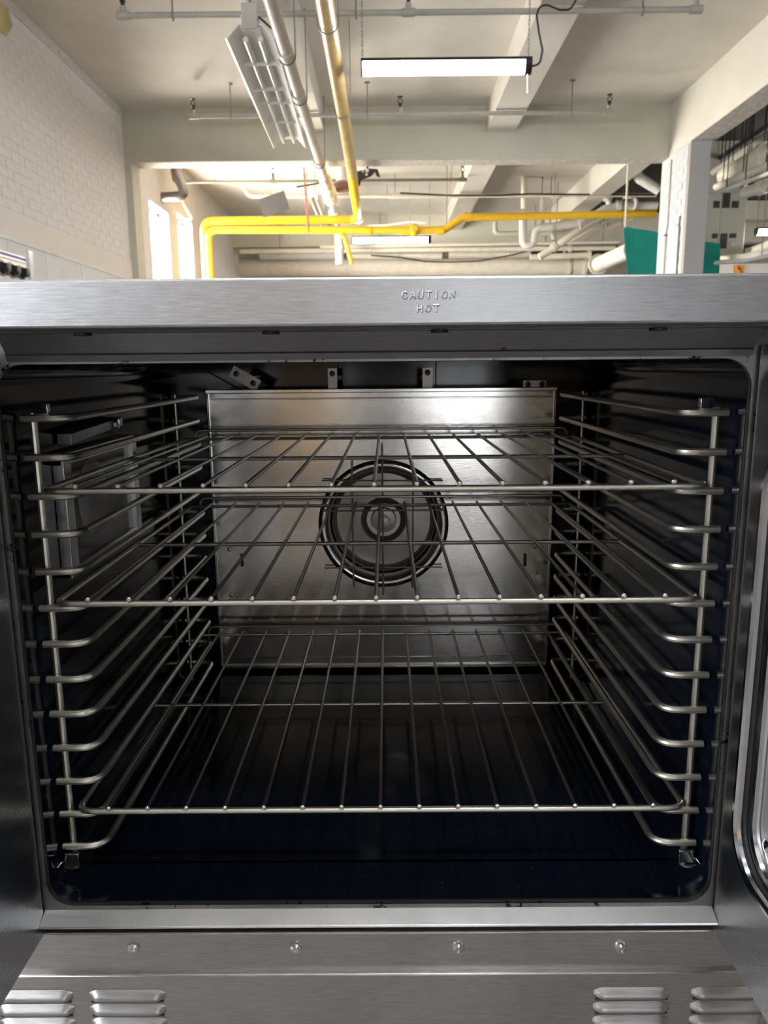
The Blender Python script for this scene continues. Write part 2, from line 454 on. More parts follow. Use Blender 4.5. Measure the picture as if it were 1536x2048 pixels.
dr = struct('door_1', MB().box(-1.0, -.48, YB, YB + .05, FZ, 1.05), 'wood', 'tan wooden door in the wall behind the camera', 'door', bevel=.004)
part('door_handle', MB().tube(fillet([(-.55, YB + .05, -.05), (-.55, YB + .1, -.05), (-.66, YB + .1, -.05)], .01), .01), 'bead', dr)
# beams
BZ = 2.256
struct('trim_1', MB().box(XL, XR + .25, Y1, Y1 + .27, BZ, CZ), 'beam', 'deep painted concrete beam crossing the bay above the opening', 'beam', smooth=False)
struct('trim_2', MB().box(XL, 9.2, Y2, Y2 + .3, BZ, CZ), 'beam', 'second concrete beam crossing far behind the yellow pipes', 'beam', smooth=False)
struct('trim_3', MB().box(XR, XR + .25, YB, Y1, BZ, CZ), 'girder', 'pale concrete girder running towards the camera at upper right', 'beam', smooth=False)
part('rough_underside', MB().box(XR + .004, XR + .246, YB + .1, 8.28, BZ - .004, BZ), 'rawconc', bpy.data.objects['trim_3'], smooth=False)
part('rough_underside', MB().box(XL + .07, XR, Y1 + .012, Y1 + .262, BZ - .004, BZ), 'rawconc', bpy.data.objects['trim_1'], smooth=False)
struct('trim_4', MB().box(1.12, 1.43, YB, Y1, 2.53, CZ), 'ceil', 'shallow ceiling joist behind the lit shop light', 'beam', smooth=False)
struct('trim_5', MB().box(-.96, -.66, YB, Y1, 2.53, CZ), 'ceil', 'shallow ceiling joist above the old strip light', 'beam', smooth=False)
struct('trim_6', MB().box(1.12, 1.43, Y1 + .27, Y2, 2.53, CZ), 'ceil', 'shallow ceiling joist in the second bay left of the drain pipes', 'beam', smooth=False)
struct('trim_7', MB().box(3.0, 3.3, Y1 + .27, Y2, 2.45, CZ), 'ceil', 'ceiling joist in the second bay beside the column', 'beam', smooth=False)
struct('trim_8', MB().box(XL, XL + .075, Y1, Y1 + .27, FZ, BZ), 'beam', 'narrow pilaster carrying the beam at the left wall', 'pilaster', smooth=False)
# column
colm = struct('wall_column', MB().box(XR + .004, XR + .2, 8.29, 9.12, FZ, BZ), 'whitebrick', 'white painted brick column under the girder at right', 'column', smooth=False)
part('corner_guard', MB().box(XR - .004, XR + .205, 8.275, 8.29, FZ, BZ - .004).box(XR - .004, XR + .004, 8.29, 8.345, FZ, BZ - .02), paint('grey_guard', (.42, .40, .38), .05, 3, .5, 0), colm, smooth=False)
cb = MB().box(-.005, 0, -.1025, .1025, -.0325, .0325).mesh('brick', 'whitebrick', smooth=False)
row = 0; z = .58
while z < BZ - .04:
    y = 8.46 + (.1 if row % 2 else 0)
    while y < 9.0:
        part('brick', cb, 'whitebrick', colm, origin=(XR + .004 + random.uniform(-.002, .001), y, z)); y += pitch_y
    z += pitch_z; row += 1
ct = thing('wall_conduit', (XR - .01, 8.83, .3), 'thin white conduit running down the white brick column', 'conduit')
part('conduit', MB().tube([(XR - .013, 8.83, FZ), (XR - .013, 8.83, 1.45), (XR - .013, 8.80, 1.5), (XR - .013, 8.80, 2.2)], .011), 'white_pipe', ct)
for z in (.75, 1.42): part('clip', MB().box(XR - .028, XR + .002, 8.81, 8.85, z - .012, z + .012), 'rod', ct)
ch2 = thing('surface_raceway', (XR - .01, 8.45, .8), 'short thin wire channel with two clips low on the white column', 'raceway')
part('channel', MB().box(XR - .016, XR + .002, 8.44, 8.456, .80, 1.55), 'rod', ch2)
for z in (.88, 1.47): part('clip', MB().lathe([(.018, 0), (.018, .006), (.0, .01)], (XR - .002, 8.49, z), (-1, 0, 0), 12), 'rod', ch2)

# =================================================================== CEILING THINGS
def rod(root, p, top=CZ, r=.006, name='hanger_rod', mat='rod'):
    return part(name, MB().tube([p, (p[0], p[1], top)], r, 6), mat, root)
def sprinkler(root, p):
    """upright head on a short riser"""
    x, y, z = p
    h = part('sprinkler_head', MB().lathe([(.014, 0), (.014, .03), (.02, .032), (.02, .045), (.012, .05), (.0, .052)], (x, y, z), (0, 0, 1), 10), 'brass', root)
    fr = MB()
    for s in (-1, 1): fr.tube(fillet([(x + s * .012, y, z + .045), (x + s * .024, y, z + .07), (x, y, z + .105)], .012), .0045, 6)
    part('frame_arms', fr, 'brass', h)
    part('deflector', MB().lathe([(.004, 0), (.028, .004), (.03, .008), (.0, .012)], (x, y, z + .102), (0, 0, 1), 10), 'brass', h)
def branch(name, label, xa, xb, y, z, heads, hangs, r=.021, mat='pipe_grey'):
    t = thing(name, (xa, y, z), label, 'pipe', 'sprinkler branch pipes')
    part('pipe', MB().tube([(xa, y, z), (xb, y, z)], r, 12), mat, t)
    for hx in heads:
        e = MB()
        e.lathe([(r * 1.4, -.045), (r * 1.4, .045)], (hx, y, z), (1, 0, 0), 12); e.tube([(hx, y, z), (hx, y, z + .06)], r * 1.1, 10)
        part('fitting', e, mat, t); sprinkler(t, (hx, y, z + .055))
    for hx in hangs:
        rod(t, (hx, y, z - .04)); part('hanger_ring', MB().tube([(hx, y + math.cos(a) * (r + .006), z + math.sin(a) * (r + .006)) for a in [2 * PI * k / 12 for k in range(12)]], .005, 6, closed=True), 'rod', t)
        part('ceiling_plate', MB().lathe([(.03, 0), (.03, .006), (.012, .012)], (hx, y, CZ), (0, 0, -1), 10), 'rod', t)
    return t
def px_x(x, y, Y): return onY(x, y, Y).x
yA = 5.98; yB = 8.19; yC = 10.81
branch('sprinkler_pipe', 'grey sprinkler pipe nearest the camera at the top of the photo', -1.87, 2.24, yA, 2.5, (-1.87, .18, 2.24), (px_x(345, 20, yA), px_x(712, 20, yA), px_x(1285, 20, yA)))
branch('sprinkler_pipe', 'grey sprinkler pipe in front of the deep beam', -1.92, 2.26, yB, 2.5, (-1.92, .16, 2.26), (px_x(462, 228, yB), px_x(735, 228, yB), px_x(1143, 228, yB)))
c3 = branch('sprinkler_pipe', 'thin dark sprinkler pipe just beyond the deep beam', -2.78, 1.11, yC, 2.48, (px_x(546, 357, yC), 1.05), (-2.3, px_x(546, 357, yC) + .05, .9), .02, 'pipe_dark')
part('branch_drop', MB().tube(fillet([(-2.78, yC, 2.48), (-2.74, yC + .02, 2.2), (-2.62, yC, 2.0), (-2.84, yC, 2.0)], .03), .018, 8), 'cream', c3)
wp = thing('water_pipe', (-2, 11.8, 2.5), 'cream water pipe crossing the second bay with a bent left end', 'pipe')
part('pipe', MB().tube(fillet([onY(487, 372, 11.8), onY(497, 393, 11.8), onY(900, 392, 11.8), onY(1312, 390, 11.8)], .12), .028, 10), 'cream', wp)
for x in (566, 790, 1110, 1255):
    p = onY(x, 392, 11.8); rod(wp, p, CZ); part('tee', MB().tube([p + Vector((-.05, 0, 0)), p + Vector((.05, 0, 0))], .04, 10), 'cream', wp)

# long cream pipe running away along the ceiling
lp = thing('strapped_pipe', (-.69, 5, 2.15), 'off white pipe with strap hangers running away beside the old strip light', 'pipe')
part('pipe', MB().tube([(-.665, 3.5, 2.15), (-.69, 8.7, 2.15), (-.70, 9.4, 2.165), (-.745, 10.9, 2.29), (-.77, 11.8, 2.33), (-.79, 13.5, 2.33)], .045, 14), 'white_pipe', lp)
for (px_, py_) in ((575, 105), (601, 190), (637, 322)):
    p = onZ(px_, py_, 2.15); p.x = -.675 - (p.y - 5) * .006
    top = CZ if p.y < 8.6 else BZ
    part('coupling', MB().lathe([(.05, -.05), (.056, -.045), (.056, .045), (.05, .05)], p, (0, 1, 0), 14), 'white_pipe', lp)
    st = MB().tube([(p.x + math.cos(a) * .06, p.y + .06, p.z + math.sin(a) * .06) for a in [PI + PI * k / 8 for k in range(9)]], .006, 6)
    st.tube([(p.x - .06, p.y + .06, p.z), (p.x - .06, p.y + .06, BZ - .002 if p.y > 8.6 else 2.53)], .005, 6); st.tube([(p.x + .06, p.y + .06, p.z), (p.x + .06, p.y + .06, BZ - .002 if p.y > 8.6 else CZ)], .005, 6)
    part('strap', st, 'rod', lp)
for yq, r, xq, zq in ((9.42, .07, -.70, 2.165), (9.8, .08, -.712, 2.198), (10.4, .10, -.73, 2.248), (11.0, .095, -.748, 2.294), (12.2, .09, -.774, 2.33)):
    part('insulated_joint', MB().lathe([(.045, -.16), (r, -.1), (r, .1), (.045, .16)], (xq, yq, zq), (-.03, 1, .08), 14), 'cream', lp)
# long yellow gas main with its cross run
gm = thing('gas_main', (-.36, 4, 2.1), 'long yellow gas pipe running away overhead and turning left', 'pipe')
part('main_pipe', MB().tube([(-.345, 3.4, 2.1), (-.346, 7.2, 2.1), (-.36, 8.85, 2.1)], .056, 18), 'yellow_dim', gm)
g_el = [(-.36, 8.85, 2.1), (-.385, 11.45, 2.1), (-2.62, 11.45, 2.1), (-2.62, 11.45, FZ)]
part('cross_pipe', MB().tube(fillet(g_el, .16, 8), .058, 16), 'yellow', gm)
for (px_, py_) in ((655, 45), (683, 222)):
    p = onZ(px_, py_, 2.1); p.x = -.345
    h = MB().tube([(p.x + math.cos(a) * .066, p.y, p.z + math.sin(a) * .066) for a in [PI + PI * k / 10 for k in range(11)]], .005, 6)
    for s in (-1, 1): h.tube([(p.x + s * .066, p.y, p.z), (p.x + s * .066, p.y, CZ)], .004, 6)
    part('strap', h, 'rod', gm)
part('elbow_fitting', MB().lathe([(.07, -.07), (.07, .07)], (-.384, 11.35, 2.1), (0, 1, 0), 16), 'yellow', gm)
gl = thing('gas_line', (-2.5, 11.3, 1.97), 'lower yellow gas pipe with a valve and an upward step to the right', 'pipe')
YG = 11.32
part('pipe', MB().tube(fillet([(-2.535, YG, FZ), (-2.535, YG, 1.955), onY(888, 460, YG), onY(925, 435, YG), onY(1312, 427, YG)], .15, 8), .052, 16), 'yellow', gl)
for x, rr in ((735, .06), (812, .065), (880, .062), (935, .062)):
    p = onY(x, 461 if x < 900 else 434, YG); part('coupling', MB().lathe([(rr, -.05), (rr, .05)], p, (1, 0, 0), 14), 'yellow', gl)
p = onY(828, 460, YG); vb = MB().lathe([(.0, -.09), (.05, -.08), (.085, -.03), (.085, .03), (.05, .08), (0, .09)], p, (1, 0, 0), 14); vb.tube([p, p + Vector((0, -.12, 0))], .045, 12)
part('valve', vb, 'yellow', gl)
for x in (617, 893): rod(gl, onY(x, 460, YG) , CZ, .008, mat='rod')
part('branch', MB().tube(fillet([onY(678, 464, YG), onY(690, 476, YG), onY(704, 528, YG)], .05), .03, 10), 'yellow', gl)
rr_ = thing('red_rod', onY(618, 440, 11.1), 'thin red hanger rod with a cross bar in front of the yellow pipes', 'rod')
part('upright', MB().tube([onY(607, 332, 11.1).xy.to_3d() + Vector((0, 0, CZ)), onY(617, 466, 11.1)], .012, 8), 'red', rr_)
part('cross_bar', MB().tube([onY(593, 374, 11.1), onY(640, 366, 11.1)], .012, 8), 'dark_metal', rr_)

# old open strip light
fx = thing('strip_light', (-.87, 6.7, 2.15), 'old unlit white reflector strip light hanging from the ceiling', 'light')
YF0, YF1, FC = 5.42, 7.93, -.872
def xs_f(y, o): return FC - (y - 5.4) * .022 + o
def trough(prof, y0, y1, mat, name, th=.004):
    n = len(prof); vs_ = []
    for yy in (y0, y1): vs_ += [Vector((xs_f(yy, a), yy, b)) for a, b in prof]
    for yy in (y0, y1): vs_ += [Vector((xs_f(yy, a), yy, b + th)) for a, b in prof]
    fs = []
    for i in range(n - 1):
        fs += [(i, i + 1, n + i + 1, n + i), (2 * n + i, 3 * n + i, 3 * n + i + 1, 2 * n + i + 1)]
    fs += [(0, n, 3 * n, 2 * n), (n - 1, 3 * n - 1, 4 * n - 1, 2 * n - 1)]
    for q in (0, n):
        for i in range(n - 1): fs.append((q + i, 2 * n + q + i, 2 * n + q + i + 1, q + i + 1))
    return part(name, MB().add(vs_, fs), mat, fx, smooth=False)
trough([(-.165, 2.125), (-.155, 2.12), (-.075, 2.205), (.075, 2.205), (.155, 2.12), (.165, 2.125)], YF0, YF1, 'white_metal', 'reflector')
part('ballast_housing', MB().add([Vector((xs_f(yy, a), yy, b)) for yy in (YF0 + .02, YF1 - .02) for a, b in ((-.06, 2.2), (.06, 2.2), (.06, 2.275), (-.06, 2.275))],
     [(0, 1, 2, 3), (7, 6, 5, 4), (0, 4, 5, 1), (1, 5, 6, 2), (2, 6, 7, 3), (3, 7, 4, 0)]), 'white_metal', fx, smooth=False)
for s in (-.05, .05):
    part('tube_lamp', MB().tube([(xs_f(YF0 + .12, s), YF0 + .12, 2.165), (xs_f(YF1 - .06, s), YF1 - .06, 2.165)], .019, 12), 'tube', fx)
for yy in (YF0 + .5, YF0 + 1.0, YF0 + 1.3, YF0 + 1.8):
    part('cross_louver', MB().box(xs_f(yy, -.13), xs_f(yy, .13), yy - .003, yy + .003, 2.14, 2.165), 'white_metal', fx, smooth=False)
part('end_plate', MB().box(xs_f(YF0, -.05), xs_f(YF0, .05), YF0 - .012, YF0, 2.18, 2.33), 'pipe_grey', fx)
for yy in (YF0 + .05, YF1 - .1): rod(fx, (xs_f(yy, 0), yy, 2.27), 2.53, .008)
part('feed_cable', MB().tube([(xs_f(YF0, .06), YF0, 2.25), (xs_f(YF0, .13), YF0 + .1, 2.22), (xs_f(YF0, .15), YF0 + .25, 2.3), (xs_f(YF0, .14), YF0 + .3, 2.53)], .007, 6), 'black', fx)

a_, b_ = onY(626, 378, 11.3), onY(654, 452, 14.2)
a_.z = 2.42; b_.z = 2.42
sf = thing('strip_light', a_, 'distant unlit white strip light beyond the beam beside the off white pipe', 'light')
d_ = b_ - a_; n_ = d_.normalized(); sx_ = n_.cross(Vector((0, 0, 1)))
part('housing', MB().obox((a_ + b_) / 2, sx_, n_, (0, 0, 1), .07, d_.length / 2, .035), 'white_metal', sf, bevel=.01)
for q_ in (-.04, .04): part('tube_lamp', MB().tube([a_ + sx_ * q_ + Vector((0, 0, -.055)) + n_ * .05, b_ + sx_ * q_ + Vector((0, 0, -.055)) - n_ * .05], .018, 10), 'tube', sf)
for q_ in (.1, .9): rod(sf, a_.lerp(b_, q_))
# LED shop lights
def shop_light(label, xa, xb, y, z, first=True):
    t = thing('shop_light', ((xa + xb) / 2, y, z), label, 'light', 'led shop lights')
    part('housing', MB().prism([(xa, y - .06, z + .045), (xa, y - .045, z + .07), (xa, y + .045, z + .07), (xa, y + .06, z + .045)], (xb - xa, 0, 0)), 'dark_metal', t, smooth=False)
    n = 9
    arc = [(xa + .012, y + .056 * math.cos(PI + PI * k / n), z + .045 + .075 * math.sin(PI + PI * k / n)) for k in range(n + 1)]
    part('diffuser', MB().prism(arc, (xb - xa - .06, 0, 0)), 'led', t)
    cap = [(xa, y + .062 * math.cos(PI + PI * k / n), z + .046 + .08 * math.sin(PI + PI * k / n)) for k in range(n + 1)]
    part('end_cap', MB().prism(cap, (.012, 0, 0)), 'dark_metal', t, smooth=False)
    part('end_cap', MB().prism([Vector(q) + Vector((xb - xa - .048, 0, 0)) for q in cap], (.048, 0, 0)), 'dark_metal', t, smooth=False)
    for x in (xa + .01, xb - .02):
        cm = MB(); zz = z + .07; k = 0
        L = CZ - zz
        nn = max(3, int(L / .03)) if first else 6
        for k in range(nn):
            c = Vector((x, y, zz + L * (k + .5) / nn)); h = L / nn * .62
            a = (1, 0) if k % 2 else (0, 1)
            cm.tube([c + Vector((a[0] * .006 * math.cos(q), a[1] * .006 * math.cos(q), h * math.sin(q))) for q in [2 * PI * j / 8 for j in range(8)]], .0022, 5, closed=True)
        part('chain', cm, 'rod', t)
    return t
sl = shop_light('lit white LED shop light with black ends hanging nearest the camera', -.16, 1.035, 5.79, 2.05)
pc = [onY(x, y, 5.79) for x, y in ((1062, 133), (1080, 128), (1085, 100), (1078, 65), (1073, 30), (1080, 12), (1095, 10), (1120, 20), (1140, 20), (1152, 0), (1157, -30))]
part('power_cord', MB().tube(fillet(pc, .05, 4) + [Vector((pc[-1].x, pc[-1].y, CZ))], .007, 8), 'black', sl)
part('pull_chain', MB().tube([onY(1055, 148, 5.75), onY(1055, 182, 5.75)], .004, 6).lathe([(0, -.014), (.009, 0), (0, .014)], onY(1055, 184, 5.75), (0, 0, 1), 8), 'white_metal', sl)
shop_light('lit LED shop light far away below the yellow gas pipes', -.5, .7, 12.1, 1.9, False)
shop_light('added unseen LED shop light above and behind the camera', -.1, 1.1, -.6, 2.05, False)  # extra lamp outside the view, put in to brighten the near bay
shop_light('lit LED shop light overhead above the oven', -.6, .6, .48, 2.05, False)
shop_light('added unseen LED shop light brightening the farthest bay behind the thick pipe', -.6, .6, 17.2, 1.7, False)  # lamp added out of sight to lighten the far pipes
xr = onY(1512, 462, 11.2)
shop_light('lit LED shop light at the right edge beyond the column', xr.x, xr.x + 1.2, 11.2, xr.z - .03, False)

# black flue, hanging plate, bracket
fl = thing('flue_elbow', (-2.5, 10.3, 2.2), 'dark metal flue pipe with an elbow above the left window', 'pipe')
f0 = onY(352, 348, 10.3)
fp = fillet([(f0.x, 10.3, CZ), f0, onY(374, 392, 10.3), onY(300, 396, 10.3)], .09, 6)
part('pipe', MB().tube(fp, .062, 14), 'flue', fl)
part('collar', MB().lathe([(.072, -.03), (.072, .03)], onY(356, 357, 10.3), (.3, 0, -.9), 14), 'flue', fl)
hp = thing('hanging_plate', onY(548, 407, 10.75), 'tilted grey square plate hanging below the thin sprinkler pipe', 'plate')
q = [onY(x, y, 10.75) for x, y in ((517, 398), (568, 381), (580, 418), (527, 435))]
part('plate', MB().prism(q, (0, .012, 0)), 'grey_plate', hp, smooth=False)
part('wire', MB().tube([(q[0] + q[1]) / 2, Vector(((q[0].x + q[1].x) / 2, 10.8, 2.47))], .003, 5), 'rod', hp)
bk = thing('pipe_bracket', onY(737, 352, 9.3), 'black punched metal bracket behind the yellow gas main', 'bracket')
poly = [onY(x, y, 9.3) for x, y in ((714, 343), (738, 337), (755, 338), (761, 354), (754, 353), (750, 344), (742, 352), (728, 358), (722, 362), (719, 373), (716, 366))]
part('plate', MB().prism(poly, (0, .02, 0)), 'dark_metal', bk, smooth=False)
part('stem', MB().tube([onY(735, 340, 9.31), (onY(735, 340, 9.31).x, 9.31, CZ)], .012, 8), 'dark_metal', bk)
for x, y, r in ((734, 341, .022), (726, 343, .012), (733, 349, .016)):
    c = onY(x, y, 9.296); part('punched_hole', MB().lathe([(r, 0), (r, .003)], c, (0, 1, 0), 12), 'cream', bk)
fd = thing('floor_drain_stub', onY(693, 360, 10.6), 'pale drain stub with a dark collar behind the yellow gas main', 'pipe')
p0 = onY(684, 352, 10.6); part('pipe', MB().tube([(p0.x, 10.6, CZ), (p0.x, 10.6, 2.42)], .075, 16), 'white_pipe', fd)
part('collar', MB().lathe([(.09, 0), (.13, .02), (.14, .08), (.09, .12)], (p0.x, 10.6, 2.3), (0, 0, 1), 18), paint('rusty', (.16, .09, .08), .3, 20, .5), fd)

# far pipes
def pipe(name, label, mat, r, pts, fr=.1, hang=(), rings=(), group='distant cream pipes', seg=12):
    P_ = [onY(*p) for p in pts]
    t = thing(name, P_[0], label, 'pipe', group)
    part('pipe', MB().tube(fillet(P_, fr, 6), r, seg), mat, t)
    for (a, b, Y) in hang: rod(t, onY(a, b, Y), CZ, .008)
    for (a, b, Y, a2, b2, Y2_, k) in rings:
        c, d = onY(a, b, Y), onY(a2, b2, Y2_)
        part('collar', MB().lathe([(r * k, -.03), (r * k, .03)], c, d - c, seg), mat, t)
    return t
pipe('large_pipe', 'thick cream pipe lying level just above the oven top', 'cream', .185, [(452, 570, 15.6), (470, 535, 15.6), (1172, 533, 15.6)], .12, (), ((690, 535, 15.6, 720, 535, 15.6, 1.1), (1135, 534, 15.6, 1160, 534, 15.6, 1.15), (1166, 534, 15.6, 1190, 534, 15.6, 1.25)), seg=20)
for x in (893, 1128): rod(bpy.data.objects['large_pipe'], onY(x, 520, 15.6), CZ, .022, mat='cream')
wb_ = pipe('wrapped_pipe', 'bright white wrapped pipe lying on the thick cream pipe', 'wrap', .12, [(520, 507, 15.3), (580, 507, 15.3), (686, 507, 15.3)], .05, ((600, 507, 15.3), (660, 507, 15.3)))
pipe('covered_duct', 'pale covered pipe right of the white wrapped pipe', 'cream', .075, [(694, 511, 15.3), (884, 511, 15.3)], .05, ((787, 511, 15.3),))
pipe('covered_duct', 'long pale boxed pipe beneath the lower cable at centre right', 'cream', .1, [(897, 507, 15.35), (1060, 505, 15.35)], .05, ((960, 506, 15.35),))
pipe('bent_riser', 'short cream riser pipe by the left end of the thick pipe', 'cream', .09, [(452, 480, 15.2), (470, 486, 15.2), (468, 530, 15.2)], .12, ((460, 484, 15.2),))
pipe('soil_stack', 'cream vertical stack pipe left of the far shop light', 'cream', .075, [(663, 440, 14.0), (677, 468, 14.0), (679, 530, 14.0)], .1, ((664, 442, 14.0),), ((679, 495, 14, 679, 520, 14, 1.2),))
pipe('level_pipe', 'thin cream pipe just under the second beam', 'cream', .032, [(640, 494, 14.6), (1240, 484, 14.6)], .05, ((760, 492, 14.6), (1070, 487, 14.6)))
pipe('level_pipe', 'cream pipe second below the beam with a right hand coupling', 'cream', .045, [(480, 503, 14.8), (1230, 496, 14.8)], .05, ((560, 502, 14.8), (1205, 497, 14.8)), ((1140, 497, 14.8, 1160, 497, 14.8, 1.5),))
pipe('level_pipe', 'cream pipe right of centre just above the thick pipe', 'cream', .06, [(1060, 515, 14.9), (1180, 510, 14.9)], .05, ((1090, 513, 14.9),), ((1178, 510, 14.9, 1190, 510, 14.9, 1.4),))
pipe('bent_pipe', 'pale green L shaped pipe left of the drain trap', paint('pale_green', (.55, .56, .44), .06, 6, .4, 0), .045, [(990, 444, 14.0), (990, 468, 14.0), (1105, 466, 14.0), (1108, 480, 14.0)], .12, ((1070, 467, 14.0),))
dp = pipe('drain_pipe', 'off white drain pipe with a U trap rising to the right', 'white_pipe', .060, [(1046, 425, 12.0), (1046, 490, 12.0), (1066, 490, 12.0), (1070, 458, 12.0), (1160, 447, 12.0), (1213, 417, 12.0), (1240, 411, 12.0), (1314, 411, 12.0)], .11, ((1100, 455, 12.0),),
     ((1101, 455, 12, 1130, 451, 12, 1.2), (1160, 447, 12, 1190, 430, 12, 1.25), (1186, 432, 12, 1213, 417, 12, 1.25), (1236, 411, 12, 1250, 411, 12, 1.35)))
part('flange', MB().lathe([(.105, -.02), (.105, .02)], onY(1266, 409, 12), (1, .4, 0), 16), 'white_pipe', dp)
part('valve_body', MB().lathe([(0, -.1), (.06, -.08), (.09, 0), (.06, .08), (0, .1)], onY(1215, 391, 12), (0, 0, 1), 14).tube([onY(1215, 391, 12), onY(1220, 415, 12)], .045, 10), 'white_pipe', dp)
pipe('vent_pipe', 'cream vertical pipe dropping from the ceiling above the U trap', 'cream', .048, [(1048, 335, 12.05), (1048, 418, 12.05)], .05, ((1048, 340, 12.05),))
pipe('vent_pipe', 'thin cream vertical pipe crossing behind the yellow gas line', 'cream', .03, [(1084, 392, 12.1), (1084, 452, 12.1)], .05, ((1084, 395, 12.1),))
pipe('diagonal_pipe', 'cream pipe slanting up to join the drain pipe', 'cream', .055, [(1078, 514, 12.4), (1112, 493, 12.4), (1170, 452, 12.3), (1215, 424, 12.2)], .1, ((1112, 493, 12.4),), ((1108, 495, 12.4, 1125, 484, 12.4, 1.4),))
pipe('slanted_conduit', 'thin pale conduit slanting beneath the drain pipe', 'cream', .02, [(1140, 483, 12.6), (1232, 433, 12.3)], .05, ((1200, 450, 12.4),))
pipe('slanted_conduit', 'thin pink conduit slanting lowest beneath the drain pipe', paint('pinkish', (.7, .52, .42), .06, 6, .5, 0), .022, [(1158, 484, 12.6), (1190, 466, 12.5), (1268, 437, 12.2)], .05, ((1215, 456, 12.4),))
fp_ = pipe('flanged_pipe', 'thick white flanged pipe beside the green banner', 'wrap', .12, [(1196, 529, 12.6), (1262, 500, 11.6)], .05, ((1240, 510, 11.9),), seg=18)
part('flange', MB().lathe([(.165, -.02), (.165, .02)], onY(1196, 529, 12.6), onY(1262, 500, 11.6) - onY(1196, 529, 12.6), 20), 'cream', fp_)
pipe('lagged_pipe', 'lumpy white lagged pipe bending behind the column top', 'wrap', .07, [(1268, 336, 11.0), (1278, 356, 11.0), (1318, 380, 11.0)], .15, ((1290, 364, 11.0),))
for k, (lab, pts, r, mat) in enumerate((
        ('dark sagging cable in front of the thick cream pipe', [(742, 511, 15.2), (800, 515, 15.2), (850, 523, 15.2), (900, 524, 15.2), (960, 522, 15.2), (1020, 511, 15.2), (1062, 500, 15.2)], .012, 'black'),
        ('thin dark cable drooping along the second bay ceiling', [(800, 386, 11.7), (900, 391, 11.7), (1000, 391, 11.7), (1050, 388, 11.7), (1180, 389, 11.7), (1310, 390, 11.7)], .012, 'dark_metal'),
        ('pale cable looping right above the lower gas pipe', [(735, 452, 12.5), (775, 450, 12.5), (820, 443, 12.5), (850, 446, 12.5)], .014, 'cream'))):
    P_ = [onY(*p) for p in pts]
    t = thing('cable', P_[0], lab, 'cable'); part('cable', MB().tube(fillet(P_, .5, 5), r, 6), mat, t)
    for j in (1, len(P_) - 2): rod(t, P_[j], CZ, .004)
# green banner behind the column
bn = [onY(x, y, 9.42) for x, y in ((1247, 452), (1440, 488), (1432, 640), (1262, 640))]
t = thing('green_banner', bn[3], 'green canvas banner hanging behind the white column', 'banner')
vs_, fs = [], []; N = 16
for k in range(N + 1):
    s = k / N; a = bn[0].lerp(bn[1], s); b = bn[3].lerp(bn[2], s); wv = .02 * math.sin(s * 17)
    for y_ in (0, .006): vs_ += [a + Vector((0, wv + y_, 0)), b + Vector((0, wv * 1.6 + y_, 0))]
for k in range(N):
    i = 4 * k; fs += [(i, i + 4, i + 5, i + 1), (i + 2, i + 3, i + 7, i + 6), (i, i + 2, i + 6, i + 4), (i + 1, i + 5, i + 7, i + 3)]
fs += [(0, 1, 3, 2), (4 * N, 4 * N + 2, 4 * N + 3, 4 * N + 1)]
part('cloth', MB().add(vs_, fs), 'green', t)
rod(t, bn[0] + Vector((.02, .003, -.02)), CZ, .012, 'hanging_cord', 'cream')
rod(t, bn[1] + Vector((-.02, .003, -.02)), CZ, .006, 'hanging_cord')

# =================================================================== SIDE BAY AT RIGHT
vc = onY(1423, 387, 10.2); vd = onY(1484, 506, 10.2)
vx0, vx1, vz0, vz1 = vc.x - .06, vd.x + .01, vd.z, vc.z
t = struct('wall_partition', MB().box(vx0 - .1, vx1 + .02, 10.4, 10.7, vz0, CZ + .02), 'putty', 'narrow partition behind the vented cabinet', 'wall', smooth=False)
vcab = thing('vented_cabinet', (vx0, 10.3, vz0), 'putty metal cabinet with dark louvred vents beyond the column', 'cabinet')
part('body', MB().box(vx0, vx1, 10.2, 10.4, vz0, vz1), 'putty', vcab, bevel=.006)
for (a, b, c_, d_) in ((1427, 402, 1439, 416), (1446, 386, 1459, 416), (1464, 402, 1477, 416), (1424, 467, 1435, 477), (1441, 467, 1453, 497), (1459, 467, 1472, 476)):
    u, v_ = onY(a, b, 10.2), onY(c_, d_, 10.2)
    v0 = part('vent', MB().box(u.x, v_.x, 10.196, 10.2, v_.z, u.z), 'slot', vcab, smooth=False)
    n = max(2, int((u.z - v_.z) / .03))
    for k in range(1, n):
        zz = v_.z + (u.z - v_.z) * k / n; part('slat', MB().box(u.x, v_.x, 10.19, 10.197, zz - .004, zz + .004), 'dark_metal', v0, smooth=False)
c = onY(1467, 488, 10.19); part('knock_out', MB().lathe([(.04, 0), (.04, .008), (.03, .012)], c, (0, -1, 0), 18), 'putty', vcab)
cn = thing('riser_conduit', (vx1 + .03, 10.2, 0), 'pale conduit running down the right edge of the vented cabinet', 'conduit')
part('conduit', MB().tube([(vx1 + .045, 10.36, vz0), (vx1 + .045, 10.36, CZ + .02)], .028, 10), 'cream', cn)
def side_pipe(label, a, b, z, r, mat, rings=()):
    p, q_ = onZ(*a, z), onZ(*b, z)
    t = thing('side_pipe', q_, label, 'pipe', 'pipes overhead in the side bay')
    part('pipe', MB().tube([p, q_], r, 14), mat, t)
    d = (p - q_)
    for s in (.12, .45, .8):
        c = q_ + d * s; rod(t, c, CZ + .02, .006, mat='dark_metal')
    for s in rings: part('collar', MB().lathe([(r * 1.3, -.06), (r * 1.3, .06)], q_ + d * s, d, 16), mat, t)
    return t
side_pipe('upper dark grey pipe under the dark ceiling at right', (1560, 258), (1428, 345), 2.42, .05, 'pipe_grey')
side_pipe('thin dark pipe highest at the right edge of the photo', (1560, 236), (1430, 322), 2.62, .03, 'dark_metal')
